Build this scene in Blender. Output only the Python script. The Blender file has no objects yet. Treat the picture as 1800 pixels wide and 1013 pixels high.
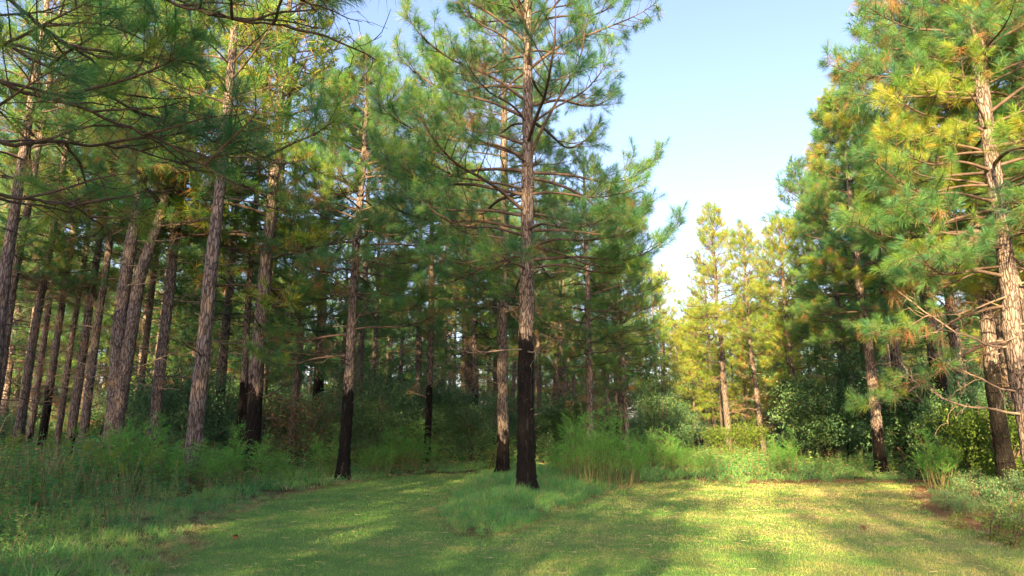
import bpy, math, random
import numpy as np
from math import radians as R, pi, sin, cos, tan, atan, atan2, sqrt
C = bpy.context.scene.collection
S = bpy.context.scene
rng = np.random.default_rng(7)
random.seed(7)

# ------------------------------------------------------------------ camera, sky, sun, exposure
PITCH = 12.0
CAMH = 1.6
cam = bpy.data.objects.new('camera', bpy.data.cameras.new('camera'))
cam.data.lens = 24; cam.data.sensor_width = 36; cam.data.clip_end = 2000; cam.data.clip_start = 0.1
cam.location = (0, 0, CAMH); cam.rotation_euler = (R(90 + PITCH), 0, 0)
C.objects.link(cam); S.camera = cam

SUN_EL = 15.0
SUN_DX, SUN_DY = 0.27, 0.963          # horizontal direction the light travels
world = bpy.data.worlds.new('World'); S.world = world; world.use_nodes = True
wn = world.node_tree; bg = wn.nodes['Background']
sky = wn.nodes.new('ShaderNodeTexSky'); sky.sky_type = 'NISHITA'; sky.sun_disc = False
sky.sun_elevation = R(SUN_EL)
sky.sun_rotation = atan2(-SUN_DX, -SUN_DY)
sky.air_density = 1.0; sky.dust_density = 3.0; sky.ozone_density = 1.6
wb = wn.nodes.new('ShaderNodeMix'); wb.data_type = 'RGBA'; wb.blend_type = 'MULTIPLY'; wb.inputs[0].default_value = 1
wb.inputs[7].default_value = (1.0, .88, .95, 1)      # white balance of the sky
wn.links.new(sky.outputs[0], wb.inputs[6]); wn.links.new(wb.outputs[2], bg.inputs[0]); bg.inputs[1].default_value = 0.10
sun = bpy.data.objects.new('sun', bpy.data.lights.new('sun', 'SUN'))
sun.data.energy = 4.8; sun.data.angle = R(0.6); sun.data.color = (1.0, 0.70, 0.35)
el = R(SUN_EL)
from mathutils import Vector, Matrix
dv = Vector((SUN_DX * cos(el), SUN_DY * cos(el), -sin(el)))
sun.rotation_euler = dv.to_track_quat('-Z', 'Y').to_euler(); C.objects.link(sun)
S.view_settings.view_transform = 'Standard'; S.view_settings.look = 'None'
S.view_settings.exposure = 2.5; S.view_settings.gamma = 1
S.view_settings.use_curve_mapping = False
S.cycles.max_bounces = 6; S.cycles.diffuse_bounces = 4; S.cycles.transmission_bounces = 4
S.cycles.glossy_bounces = 2; S.cycles.use_denoising = True
S.cycles.sample_clamp_indirect = 4

# ------------------------------------------------------------------ helpers
_p = R(PITCH)
def gp(u, v):
    """point of the flat ground seen at photograph pixel (1800 wide)"""
    ys = (506.5 - v) / 1200; dx = (u - 900) / 1200
    dy = cos(_p) - ys * sin(_p); dz = sin(_p) + ys * cos(_p)
    t = -CAMH / dz
    return (dx * t, dy * t)
def at_depth(u, v, d):
    ys = (506.5 - v) / 1200; dx = (u - 900) / 1200
    dy = cos(_p) - ys * sin(_p); dz = sin(_p) + ys * cos(_p)
    t = d / dy
    return (dx * t, d, CAMH + dz * t)

class G:
    def __init__(s): s.V = []; s.F = []; s.A = []; s.B = []; s.M = []; s.n = 0
    def add(s, V, F, a=0.5, b=0.0, m=0):
        V = np.asarray(V, float); F = np.asarray(F, np.int64)
        if len(V) == 0 or len(F) == 0: return
        s.V.append(V); s.F.append(F + s.n); s.n += len(V)
        s.A.append(np.broadcast_to(np.asarray(a, float), (len(V),)).copy())
        s.B.append(np.broadcast_to(np.asarray(b, float), (len(V),)).copy())
        s.M.append(np.full(len(F), m))
    def arr(s):
        return (np.concatenate(s.V), np.concatenate(s.F), np.concatenate(s.A), np.concatenate(s.B), np.concatenate(s.M))
    def add_arr(s, arr, M=None, off=None, m=None, da=0.0):
        V, F, A, B, MM = arr
        if M is not None: V = V @ M.T
        if off is not None: V = V + off
        s.V.append(V); s.F.append(F + s.n); s.n += len(V); s.A.append(A + da); s.B.append(B)
        s.M.append(MM if m is None else np.full(len(F), m))
    def mesh(s, name, mats, smooth=True):
        V, F, A, B, M = s.arr()
        me = bpy.data.meshes.new(name)
        me.vertices.add(len(V)); me.vertices.foreach_set('co', V.astype(np.float32).ravel())
        me.loops.add(len(F) * 3); me.loops.foreach_set('vertex_index', F.astype(np.int32).ravel())
        me.polygons.add(len(F))
        me.polygons.foreach_set('loop_start', (np.arange(len(F)) * 3).astype(np.int32))
        me.polygons.foreach_set('material_index', M.astype(np.int32))
        me.polygons.foreach_set('use_smooth', np.full(len(F), smooth))
        for nm, d in (('rnd', A), ('mark', B)):
            at = me.attributes.new(nm, 'FLOAT', 'POINT'); at.data.foreach_set('value', d.astype(np.float32))
        for m in (mats if isinstance(mats, (list, tuple)) else [mats]): me.materials.append(m)
        me.update(calc_edges=True)
        return me
def link(name, data, parent=None, loc=(0, 0, 0), rot=None, scale=None):
    o = bpy.data.objects.new(name, data); C.objects.link(o)
    o.location = loc
    if rot is not None: o.rotation_euler = rot
    if scale is not None: o.scale = (scale,) * 3 if not hasattr(scale, '__len__') else scale
    if parent is not None: o.parent = parent
    return o
def tag(o, label, cat, group=None, kind=None):
    if label: o['label'] = label
    if cat: o['category'] = cat
    if group: o['group'] = group
    if kind: o['kind'] = kind
    return o
def thing(name, label, cat, loc, group=None, rz=0):
    return tag(link(name, None, None, loc, (0, 0, rz)), label, cat, group)

def unit(v): return v / (np.linalg.norm(v, axis=-1, keepdims=True) + 1e-9)
def tube(P, r, n=6, jit=None):
    P = np.asarray(P, float); k = len(P); r = np.broadcast_to(np.asarray(r, float), (k,))
    T = np.gradient(P, axis=0); T = unit(T)
    ref = np.array([0, 0, 1.0]) if abs(T[:, 2].mean()) < 0.8 else np.array([1.0, 0, 0])
    N = unit(np.cross(T, ref)); Bn = np.cross(T, N)
    a = np.linspace(0, 2 * pi, n, endpoint=False)
    rr = r[:, None] * (np.ones((k, n)) if jit is None else jit)
    V = P[:, None] + rr[..., None] * (np.cos(a)[None, :, None] * N[:, None] + np.sin(a)[None, :, None] * Bn[:, None])
    i = np.arange(k - 1)[:, None] * n; j = np.arange(n)[None]
    a0 = (i + j).ravel(); a1 = (i + (j + 1) % n).ravel(); b0 = a0 + n; b1 = a1 + n
    F = np.concatenate([np.stack([a0, b0, a1], 1), np.stack([a1, b0, b1], 1)])
    return V.reshape(-1, 3), F
def rotz(a): return np.array([[cos(a), -sin(a), 0], [sin(a), cos(a), 0], [0, 0, 1.0]])
def roty(a): return np.array([[cos(a), 0, sin(a)], [0, 1, 0], [-sin(a), 0, cos(a)]])
def rotx(a): return np.array([[1.0, 0, 0], [0, cos(a), -sin(a)], [0, sin(a), cos(a)]])

def blades(base, d, L, w, droop=0.0, seg=1, rg=rng):
    """thin blades: base (n,3), direction (n,3), length, width"""
    n = len(base); d = unit(d)
    side = unit(np.cross(d, unit(rg.normal(size=(n, 3))))) * (np.asarray(w).reshape(-1, 1) / 2)
    L = np.asarray(L).reshape(-1, 1)
    tip = base + d * L; tip[:, 2] -= (np.asarray(droop) * L[:, 0])
    if seg == 1:
        V = np.stack([base - side, base + side, tip], 1).reshape(-1, 3)
        F = np.arange(n * 3).reshape(-1, 3); return V, F, 3
    mid = base + d * L * 0.55; mid[:, 2] -= np.asarray(droop) * L[:, 0] * 0.18
    V = np.stack([base - side * .8, base + side * .8, mid + side, mid - side, tip], 1).reshape(-1, 3)
    b = np.arange(n)[:, None] * 5
    F = np.concatenate([b + [0, 1, 2], b + [0, 2, 3], b + [3, 2, 4]]); return V, F, 5

# ------------------------------------------------------------------ materials
def newmat(name):
    m = bpy.data.materials.new(name); m.use_nodes = True
    nt = m.node_tree; nt.nodes.clear(); return m, nt
def ramp(nt, fac, stops):
    r = nt.nodes.new('ShaderNodeValToRGB'); e = r.color_ramp.elements
    while len(e) < len(stops): e.new(0.5)
    for k, (p, c) in enumerate(stops): e[k].position = p; e[k].color = (*c, 1)
    nt.links.new(fac, r.inputs[0]); return r.outputs[0]
def attr(nt, n):
    a = nt.nodes.new('ShaderNodeAttribute'); a.attribute_name = n; return a.outputs['Fac']
def mixc(nt, f, a, b, mode='MIX'):
    m = nt.nodes.new('ShaderNodeMix'); m.data_type = 'RGBA'; m.blend_type = mode
    for sock, v in ((m.inputs[0], f), (m.inputs[6], a), (m.inputs[7], b)):
        if hasattr(v, 'node'): nt.links.new(v, sock)
        elif isinstance(v, (int, float)): sock.default_value = v
        else: sock.default_value = (*v, 1)
    return m.outputs[2]
def noise(nt, scale, detail=4, coord=None, rough=0.55, mapscale=None):
    t = nt.nodes.new('ShaderNodeTexNoise'); t.inputs['Scale'].default_value = scale
    t.inputs['Detail'].default_value = detail; t.inputs['Roughness'].default_value = rough
    if coord is None:
        tc = nt.nodes.new('ShaderNodeTexCoord'); coord = tc.outputs['Object']
    if mapscale:
        mp = nt.nodes.new('ShaderNodeMapping'); mp.inputs['Scale'].default_value = mapscale
        nt.links.new(coord, mp.inputs[0]); coord = mp.outputs[0]
    nt.links.new(coord, t.inputs['Vector']); return t.outputs['Fac']
def math_(nt, op, a, b=None, clamp=False):
    m = nt.nodes.new('ShaderNodeMath'); m.operation = op; m.use_clamp = clamp
    for k, v in enumerate((a, b)):
        if v is None: continue
        if hasattr(v, 'node'): nt.links.new(v, m.inputs[k])
        else: m.inputs[k].default_value = v
    return m.outputs[0]
def finish_leaf(nt, col, trans, tcol_gain, rough=0.45, spec=0.35):
    p = nt.nodes.new('ShaderNodeBsdfPrincipled'); p.inputs['Roughness'].default_value = rough
    p.inputs['Specular IOR Level'].default_value = spec
    nt.links.new(col, p.inputs['Base Color'])
    t = nt.nodes.new('ShaderNodeBsdfTranslucent')
    nt.links.new(mixc(nt, 1.0, col, tcol_gain, 'MULTIPLY'), t.inputs[0])
    mx = nt.nodes.new('ShaderNodeMixShader'); mx.inputs[0].default_value = trans
    nt.links.new(p.outputs[0], mx.inputs[1]); nt.links.new(t.outputs[0], mx.inputs[2])
    o = nt.nodes.new('ShaderNodeOutputMaterial'); nt.links.new(mx.outputs[0], o.inputs[0])
def leafmat(name, greens, dead, trans=0.35, objvar=True, rough=0.45):
    m, nt = newmat(name)
    f = attr(nt, 'rnd')
    if objvar:
        oi = nt.nodes.new('ShaderNodeObjectInfo')
        k = math_(nt, 'MULTIPLY_ADD', oi.outputs['Random'], 0.3); k.node.inputs[2].default_value = -0.15
        f = math_(nt, 'ADD', f, k, True)
    g = ramp(nt, f, [(i / (len(greens) - 1), c) for i, c in enumerate(greens)])
    d = ramp(nt, f, [(0.0, dead[0]), (1.0, dead[1])])
    col = mixc(nt, attr(nt, 'mark'), g, d)
    finish_leaf(nt, col, trans, (1.25, 1.35, 0.8), rough); return m
NEEDLE = leafmat('pine_needles', [(.052, .17, .115), (.080, .23, .105), (.15, .31, .075), (.28, .36, .05)], [(.26, .13, .065), (.44, .25, .12)], 0.46)
SUNLIT_NEEDLE = leafmat('sunlit_pine_needles', [(.10, .26, .06), (.20, .35, .06), (.35, .40, .06), (.50, .37, .07)], [(.38, .19, .06), (.50, .27, .10)], 0.46)  # golden sunlight put into the needle colour, a lit copy of the pine needles
LEAF = leafmat('broad_leaves', [(.045, .115, .065), (.07, .17, .08), (.11, .21, .08), (.17, .25, .07)], [(.17, .07, .045), (.28, .15, .08)], 0.25)
GREYLEAF = leafmat('greyish_leaves', [(.055, .14, .065), (.095, .20, .08), (.18, .28, .10)], [(.22, .10, .06), (.40, .26, .15)], 0.3)
YLEAF = leafmat('bright_leaves', [(.07, .15, .03), (.13, .22, .035), (.20, .28, .04)], [(.35, .18, .07), (.45, .3, .12)], 0.4)
WEED = leafmat('weed_leaves', [(.055, .20, .085), (.090, .29, .10), (.16, .38, .10), (.29, .45, .11)], [(.24, .16, .09), (.50, .40, .25)], 0.4, False)
FENNEL = leafmat('feathery_leaves', [(.08, .27, .06), (.13, .37, .07), (.20, .44, .10)], [(.20, .13, .07), (.38, .30, .15)], 0.48)
GRASS = None
PLUME = leafmat('yellow_plume', [(.12, .24, .03), (.20, .30, .04), (.34, .36, .05)], [(.4, .3, .1), (.5, .4, .2)], 0.3)

def bark(name, warm=0.0):
    m, nt = newmat(name)
    tc = nt.nodes.new('ShaderNodeTexCoord')
    mp = nt.nodes.new('ShaderNodeMapping'); mp.inputs['Scale'].default_value = (1, 1, 0.2)
    nt.links.new(tc.outputs['Object'], mp.inputs[0])
    nz = nt.nodes.new('ShaderNodeTexNoise'); nz.inputs['Scale'].default_value = 9; nz.inputs['Detail'].default_value = 3
    nt.links.new(mp.outputs[0], nz.inputs[0])
    av = nt.nodes.new('ShaderNodeVectorMath'); av.operation = 'MULTIPLY_ADD'
    nt.links.new(nz.outputs['Color'], av.inputs[0]); av.inputs[1].default_value = (.11, .11, .11); nt.links.new(mp.outputs[0], av.inputs[2])
    vo = nt.nodes.new('ShaderNodeTexVoronoi'); vo.feature = 'DISTANCE_TO_EDGE'; vo.inputs['Scale'].default_value = 17
    nt.links.new(av.outputs[0], vo.inputs['Vector'])
    vc = nt.nodes.new('ShaderNodeTexVoronoi'); vc.inputs['Scale'].default_value = 17
    nt.links.new(av.outputs[0], vc.inputs['Vector'])
    crack = ramp(nt, vo.outputs['Distance'], [(0.0, (0, 0, 0)), (0.16, (1, 1, 1))])
    n2 = noise(nt, 30, 5, mp.outputs[0], 0.7)
    plate = ramp(nt, n2, [(0.25, (.105, .085, .078)), (0.5, (.19, .160, .148)), (0.75, (.33, .29, .265))])
    sp = nt.nodes.new('ShaderNodeSeparateColor'); nt.links.new(vc.outputs['Color'], sp.inputs[0])
    plate = mixc(nt, math_(nt, 'MULTIPLY', sp.outputs[0], 0.6), plate, (.21, .135, .10))
    big = noise(nt, 1.6, 3, tc.outputs['Object'])
    plate = mixc(nt, math_(nt, 'MULTIPLY', big, 0.5), plate, (.25, .24, .225))
    col = mixc(nt, crack, (.045, .034, .03), plate)
    # fire scar: soot black with a few pale resin streaks
    st = noise(nt, 14, 4, tc.outputs['Object'], 0.6, (1, 1, 0.12))
    soot = ramp(nt, st, [(0.0, (.006, .0055, .005)), (0.6, (.011, .010, .009)), (0.66, (.05, .05, .048)), (0.72, (.012, .011, .010)), (1.0, (.09, .065, .05))])
    soot = mixc(nt, ramp(nt, n2, [(.55, (0, 0, 0)), (.78, (.45, .45, .45))]), soot, (.09, .065, .055))
    ed = noise(nt, 5, 5, tc.outputs['Object'], 0.65, (1, 1, 0.4))
    mk = math_(nt, 'ADD', attr(nt, 'mark'), math_(nt, 'MULTIPLY', math_(nt, 'SUBTRACT', ed, 0.5), 2.4))
    mk = ramp(nt, mk, [(0.42, (0, 0, 0)), (0.56, (1, 1, 1))])
    col = mixc(nt, mk, col, soot)
    p = nt.nodes.new('ShaderNodeBsdfPrincipled'); p.inputs['Roughness'].default_value = 0.9
    p.inputs['Specular IOR Level'].default_value = 0.15
    nt.links.new(col, p.inputs['Base Color'])
    b = nt.nodes.new('ShaderNodeBump'); b.inputs['Strength'].default_value = 0.9; b.inputs['Distance'].default_value = 0.03
    h = math_(nt, 'ADD', crack, math_(nt, 'MULTIPLY', n2, 0.7)); nt.links.new(h, b.inputs['Height'])
    nt.links.new(b.outputs[0], p.inputs['Normal'])
    o = nt.nodes.new('ShaderNodeOutputMaterial'); nt.links.new(p.outputs[0], o.inputs[0]); return m
BARK = bark('pine_bark')
def simple(name, c1, c2, scale=6, rough=0.85):
    m, nt = newmat(name)
    col = ramp(nt, noise(nt, scale, 5), [(0.3, c1), (0.7, c2)])
    p = nt.nodes.new('ShaderNodeBsdfPrincipled'); p.inputs['Roughness'].default_value = rough
    p.inputs['Specular IOR Level'].default_value = 0.2
    nt.links.new(col, p.inputs['Base Color'])
    o = nt.nodes.new('ShaderNodeOutputMaterial'); nt.links.new(p.outputs[0], o.inputs[0]); return m
TWIG = simple('branch_bark', (.05, .038, .032), (.14, .10, .08))
DEADW = simple('dead_wood', (.13, .10, .08), (.32, .25, .19))
STEM = simple('weed_stem', (.10, .13, .05), (.22, .17, .08))
CHARW = simple('charred_wood', (.008, .007, .006), (.03, .025, .02), 12)

# ------------------------------------------------------------------ the clearing's outline
LAWN = np.array([(-5.2, -8), (-4.6, 2), gp(285, 1013), gp(335, 965), gp(395, 907), gp(455, 884), gp(520, 866), gp(610, 849), gp(700, 838), gp(760, 834), gp(838, 832.5),
                 gp(838, 838), gp(805, 860), gp(772, 900), gp(797, 935), gp(850, 947), gp(920, 930), gp(1000, 893), gp(1060, 870), gp(1115, 852), gp(1200, 845), gp(1330, 853),
                 gp(1450, 850), gp(1590, 851), gp(1598, 880), gp(1620, 905), gp(1700, 932), gp(1800, 960), gp(1900, 985), (8.5, 3), (9.5, -8)])
def signed(P):
    """distance to the lawn's edge, negative inside"""
    P = np.asarray(P, float); A = LAWN; B = np.roll(LAWN, -1, 0)
    out = np.empty(len(P))
    for s0 in range(0, len(P), 20000):
        p = P[s0:s0 + 20000]
        d = np.full(len(p), 1e9); ins = np.zeros(len(p), bool)
        for a, b in zip(A, B):
            ab = b - a; t = np.clip(((p - a) @ ab) / (ab @ ab), 0, 1)
            d = np.minimum(d, np.linalg.norm(p - (a + t[:, None] * ab), axis=1))
            c = ((a[1] > p[:, 1]) != (b[1] > p[:, 1]))
            xx = a[0] + (p[:, 1] - a[1]) / (b[1] - a[1] + 1e-12) * ab[0]
            ins ^= c & (p[:, 0] < xx)
        out[s0:s0 + 20000] = np.where(ins, -d, d)
    return out
def vnoise(x, y, sc, seed=0):
    """smooth value noise 0..1"""
    rs = np.random.default_rng(seed); T = rs.random((64, 64))
    x = np.asarray(x) / sc; y = np.asarray(y) / sc
    xi = np.floor(x).astype(int); yi = np.floor(y).astype(int); fx = x - xi; fy = y - yi
    fx = fx * fx * (3 - 2 * fx); fy = fy * fy * (3 - 2 * fy)
    g = lambda a, b: T[a % 64, b % 64]
    return (g(xi, yi) * (1 - fx) + g(xi + 1, yi) * fx) * (1 - fy) + (g(xi, yi + 1) * (1 - fx) + g(xi + 1, yi + 1) * fx) * fy
def gz(x, y, sd=None):
    x = np.asarray(x, float); y = np.asarray(y, float)
    if sd is None: sd = signed(np.stack([x.ravel(), y.ravel()], 1)).reshape(x.shape)
    far = np.clip((np.hypot(x, y) - 60) / 200, 0, 1)
    return (vnoise(x, y, 5, 1) - .5) * .06 + (vnoise(x, y, 1.3, 2) - .5) * .03 + np.clip(sd / 1.2, 0, 1) * (.07 + (vnoise(x, y, .7, 3) - .5) * .08) + far * 2
def gz1(x, y): return float(gz(np.array([x]), np.array([y]))[0])

# ground sheet
def axis(lo, hi, fine0, fine1, step, grow=1.18):
    a = list(np.arange(fine0, fine1, step)); s = step; x = a[-1]
    while x < hi: s *= grow; x += s; a.append(min(x, hi))
    s = step; x = a[0]; pre = []
    while x > lo: s *= grow; x -= s; pre.append(max(x, lo))
    return np.array(pre[::-1] + a)
def make_ground():
    X = axis(-600, 600, -20, 22, 0.22); Y = axis(-300, 700, 3, 30, 0.22)
    xx, yy = np.meshgrid(X, Y); P = np.stack([xx.ravel(), yy.ravel()], 1)
    sd = signed(P); z = gz(P[:, 0], P[:, 1], sd)
    nx = len(X); i = np.arange(len(Y) - 1)[:, None] * nx; j = np.arange(nx - 1)[None]
    a = (i + j).ravel(); F = np.concatenate([np.stack([a, a + 1, a + nx], 1), np.stack([a + 1, a + nx + 1, a + nx], 1)])
    jit = (vnoise(P[:, 0], P[:, 1], .5, 5) - .5) * .5
    lawn = np.clip(0.5 - (sd + jit) / .3, 0, 1)
    right = np.clip((P[:, 0] - 6) / 1.5, 0, 1) * (P[:, 1] < 24)
    edge = np.maximum(right * np.clip(sd / .2, 0, 1) * .9, 0) + (1 - right) * np.exp(-((sd + jit - .1) / .3) ** 2) * np.clip(vnoise(P[:, 0], P[:, 1], 1.6, 21) * 2.2 - .5, 0, 1)
    g = G(); g.add(np.column_stack([P, z]), F, lawn, edge)
    m, nt = newmat('ground_soil_and_turf')
    tc = nt.nodes.new('ShaderNodeTexCoord').outputs['Object']
    turf = lawn_color(nt, tc)
    turf = mixc(nt, 0.45, turf, (.075, .06, .03))
    n1 = noise(nt, 3, 6, tc, .7); n2 = noise(nt, 40, 4, tc, .7)
    straw = ramp(nt, n2, [(0.3, (.09, .05, .028)), (0.5, (.20, .105, .055)), (0.7, (.34, .20, .11))])
    soil = ramp(nt, n1, [(0.3, (.035, .05, .02)), (0.55, (.075, .07, .03)), (0.75, (.13, .085, .045))])
    base = mixc(nt, math_(nt, 'MULTIPLY', attr(nt, 'mark'), 0.85), soil, straw)
    col = mixc(nt, attr(nt, 'rnd'), base, turf)
    p = nt.nodes.new('ShaderNodeBsdfPrincipled'); p.inputs['Roughness'].default_value = 0.95
    p.inputs['Specular IOR Level'].default_value = 0.1
    nt.links.new(col, p.inputs['Base Color'])
    b = nt.nodes.new('ShaderNodeBump'); b.inputs['Strength'].default_value = .6; b.inputs['Distance'].default_value = .03
    nt.links.new(n2, b.inputs['Height']); nt.links.new(b.outputs[0], p.inputs['Normal'])
    o = nt.nodes.new('ShaderNodeOutputMaterial'); nt.links.new(p.outputs[0], o.inputs[0])
    tag(link('ground', g.mesh('ground', m)), None, None, kind='structure')
def lawn_color(nt, tc):
    n1 = noise(nt, 0.9, 6, tc, .7); n2 = noise(nt, 9, 6, tc, .75); n3 = noise(nt, 0.25, 3, tc, .5)
    f = math_(nt, 'ADD', math_(nt, 'MULTIPLY', n1, .72), math_(nt, 'MULTIPLY', n2, .36))
    f = math_(nt, 'ADD', f, math_(nt, 'MULTIPLY', n3, .3))
    # the turf colour shifts to tan towards the right-hand side of the clearing
    sx = nt.nodes.new('ShaderNodeSeparateXYZ'); nt.links.new(tc, sx.inputs[0])
    k = math_(nt, 'MULTIPLY_ADD', sx.outputs[0], 0.011); k.node.inputs[2].default_value = -0.02
    k = math_(nt, 'MINIMUM', k, 0.08); k = math_(nt, 'MAXIMUM', k, -0.08)
    f = math_(nt, 'ADD', f, k)
    return ramp(nt, f, [(0.46, (.085, .23, .06)), (0.64, (.145, .31, .08)), (0.75, (.25, .34, .11)), (0.86, (.40, .37, .18)), (1.0, (.46, .36, .21))])
make_ground()
m, nt = newmat('turf_blades')
geo = nt.nodes.new('ShaderNodeTexCoord').outputs['Object']
lc = lawn_color(nt, geo)
gvar = ramp(nt, attr(nt, 'rnd'), [(0, (.45, .6, .45)), (.55, (1.0, 1.05, .85)), (.75, (1.5, 1.35, 1.1)), (.9, (2.6, 1.6, 2.0)), (1, (2.8, 1.6, 2.2))])
lc = mixc(nt, 1.0, lc, gvar, 'MULTIPLY')
finish_leaf(nt, lc, 0.3, (1.3, 1.2, .8), .6, .2)
TURF = m

# ------------------------------------------------------------------ pine branch library
def tuft(g, tip, ax, nn, nl, w, seg, dead, rg, spread=0.19):
    ax = unit(ax); t = rg.random(nn) ** 1.4 * spread
    base = tip - ax * t[:, None]
    rad = unit(np.cross(ax, rg.normal(size=(nn, 3))))
    ang = np.radians(np.clip(14 + t / spread * 78 + rg.normal(0, 11, nn), 4, 115))
    if dead > .5: ang = np.radians(rg.uniform(30, 100, nn))
    d = ax * np.cos(ang)[:, None] + rad * np.sin(ang)[:, None]
    L = nl * rg.uniform(.75, 1.1, nn)
    dr = rg.uniform(.04, .22, nn) if dead < .5 else rg.uniform(.5, .9, nn)
    if dead > .5: d[:, 2] -= .5
    V, F, k = blades(base, d, L, np.full(nn, w), dr, seg, rg)
    a = np.repeat(np.clip(rg.normal(.45, .2) + rg.normal(0, .12, nn), 0, 1), k)
    b = np.repeat(((rg.random(nn) < (.12 if dead < .5 else .97)) & (t > spread * .45 * (dead < .5))).astype(float), k)
    g.add(V, F, a, b)
def curve(p0, d0, L, n, bend, wob, rg):
    P = [np.array(p0, float)]; d = np.array(d0, float); d /= np.linalg.norm(d)
    for i in range(n):
        d = d + np.array([0, 0, bend / n]) + rg.normal(0, wob, 3); d /= np.linalg.norm(d); P.append(P[-1] + d * L / n)
    return np.array(P)
def make_branch(L, seed, nn, w, seg, live=True, brown=.12, dens=1.0, nl=.25):
    rg = np.random.default_rng(seed); wd = G(); nd = G()
    n = max(7, int(L * 4))
    # main axis: runs out, sags a little, turns up at the tip
    P = [np.zeros(3)]; d = np.array([1.0, rg.normal(0, .12), rg.uniform(-.05, .12)])
    for i in range(n):
        s = i / n
        up = (-.05 if s < .45 else .11) if live else rg.normal(0, .05)
        d = d + np.array([0, 0, up]) + rg.normal(0, .05 if live else .10, 3); d /= np.linalg.norm(d); P.append(P[-1] + d * L / n)
    P = np.array(P); T = unit(np.gradient(P, axis=0))
    r0 = (.006 + .0088 * L) * (1 if live else .72); rr = r0 * (1 - np.linspace(0, 1, n + 1)) ** .8 + .0045
    wd.add(*tube(P, rr, 6), rg.random())
    tips = []
    if live: tips.append((P[-1], T[-1]))
    ns = int((6 + 3.6 * L) * dens) if live else int(4 + 2.0 * L)
    lo = .38 if L > 2.5 else .25
    for k in range(ns):
        s = lo + (1 - lo) * ((k + rg.random()) / ns) ** .85; s = min(s, .97)
        i = int(s * n); p = P[i] + (P[min(i + 1, n)] - P[i]) * (s * n - i); t = T[i]
        side = np.cross(t, [0, 0, 1.0]); side /= np.linalg.norm(side)
        sg = 1 if k % 2 else -1
        a = R(rg.uniform(32, 62)); upk = rg.uniform(-.12, .5)
        dd = t * cos(a) + side * sg * sin(a) + np.array([0, 0, upk])
        l2 = (.30 + (1 - s) * L * .42 * rg.uniform(.6, 1.25)) * (1 if live else .9)
        Q = curve(p, dd, l2, 5, .35 if live else rg.uniform(-1.2, 1.0), .07 if live else .26, rg)
        r2 = min(r0 * .5, .004 + .009 * l2)
        wd.add(*tube(Q, np.linspace(r2, .0035, 6), 4), rg.random())
        TQ = unit(np.gradient(Q, axis=0))
        if live: tips.append((Q[-1], TQ[-1]))
        elif rg.random() < brown: tuft(nd, Q[-1], TQ[-1], nn // 2, nl, w, seg, 1, rg)
        n3 = int(l2 * 2.9 * dens) if live else int(l2 * 3)
        for q in range(n3):
            s3 = rg.uniform(.3, .95); j = min(int(s3 * 5), 4); p3 = Q[j] + (Q[j + 1] - Q[j]) * (s3 * 5 - j)
            d3 = TQ[j] + rg.normal(0, .55, 3) + np.array([0, 0, .15]); l3 = rg.uniform(.16, .42)
            W = curve(p3, d3, l3, 3, .3 if live else rg.uniform(-2, 1.5), .05 if live else .3, rg)
            wd.add(*tube(W, np.linspace(.005, .003, 4), 3), rg.random())
            if live: tips.append((W[-1], W[-1] - W[-2]))
            elif rg.random() < brown * .7: tuft(nd, W[-1], W[-1] - W[-2], nn // 3, nl, w, seg, 1, rg)
    for (p, t) in tips:
        dead = 1 if rg.random() < brown else 0
        tuft(nd, p, t, nn if not dead else nn // 2, nl, w, seg, dead, rg)
    return (wd.arr(), nd.arr() if nd.n else None)
LENS = [0.9, 1.5, 2.2, 3.0, 4.0]
LIB = {}
def lib_get(lod, kind):
    key = (lod, kind)
    if key in LIB: return LIB[key]
    nn, w, seg = [(84, .0048, 2), (46, .0085, 1), (20, .020, 1)][lod]
    res = []
    for li, L in enumerate(LENS):
        for v in range(2):
            sd = 100 * li + 10 * v + {'live': 1, 'mixed': 2, 'dead': 3, 'airy': 4, 'bare': 5, 'gold': 6}[kind] * 1000 + lod * 7
            live = kind not in ('dead', 'bare')
            arr = make_branch(L, sd, nn, w, seg, live, {'live': .03, 'mixed': .19, 'dead': .12, 'airy': .04, 'bare': .05, 'gold': .05}[kind], .8 if kind == 'airy' else 1.0)
            d = {'L': L, 'arr': arr}
            if lod < 2:
                g = G(); g.add_arr(arr[0]); d['wood'] = g.mesh('branch', DEADW if kind == 'dead' else TWIG)
                d['need'] = None
                if arr[1] is not None:
                    g = G(); g.add_arr(arr[1]); d['need'] = g.mesh('needles', SUNLIT_NEEDLE if kind == 'gold' else NEEDLE, False)
            res.append(d)
    LIB[key] = res; return res
def pick(lod, kind, L, rg):
    c = lib_get(lod, kind); k = min(range(len(LENS)), key=lambda i: abs(math.log(LENS[i] / L)))
    d = c[2 * k + int(rg.integers(2))]; return d, L / d['L']
def add_branch(root, lod, kind, p, az, elev, L, rg, roll=None, sc=None):
    d, s = pick(lod, kind, L, rg)
    roll = rg.uniform(-.35, .35) if roll is None else roll
    o = link('dead_branch' if kind == 'dead' else 'branch', d['wood'], root, p, None, s if sc is None else sc)
    M = rotz(az) @ roty(-elev) @ rotx(roll)
    o.rotation_euler = Matrix(M.tolist()).to_euler()
    if d['need'] is not None: link('needles', d['need'], o)
    return o

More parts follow.
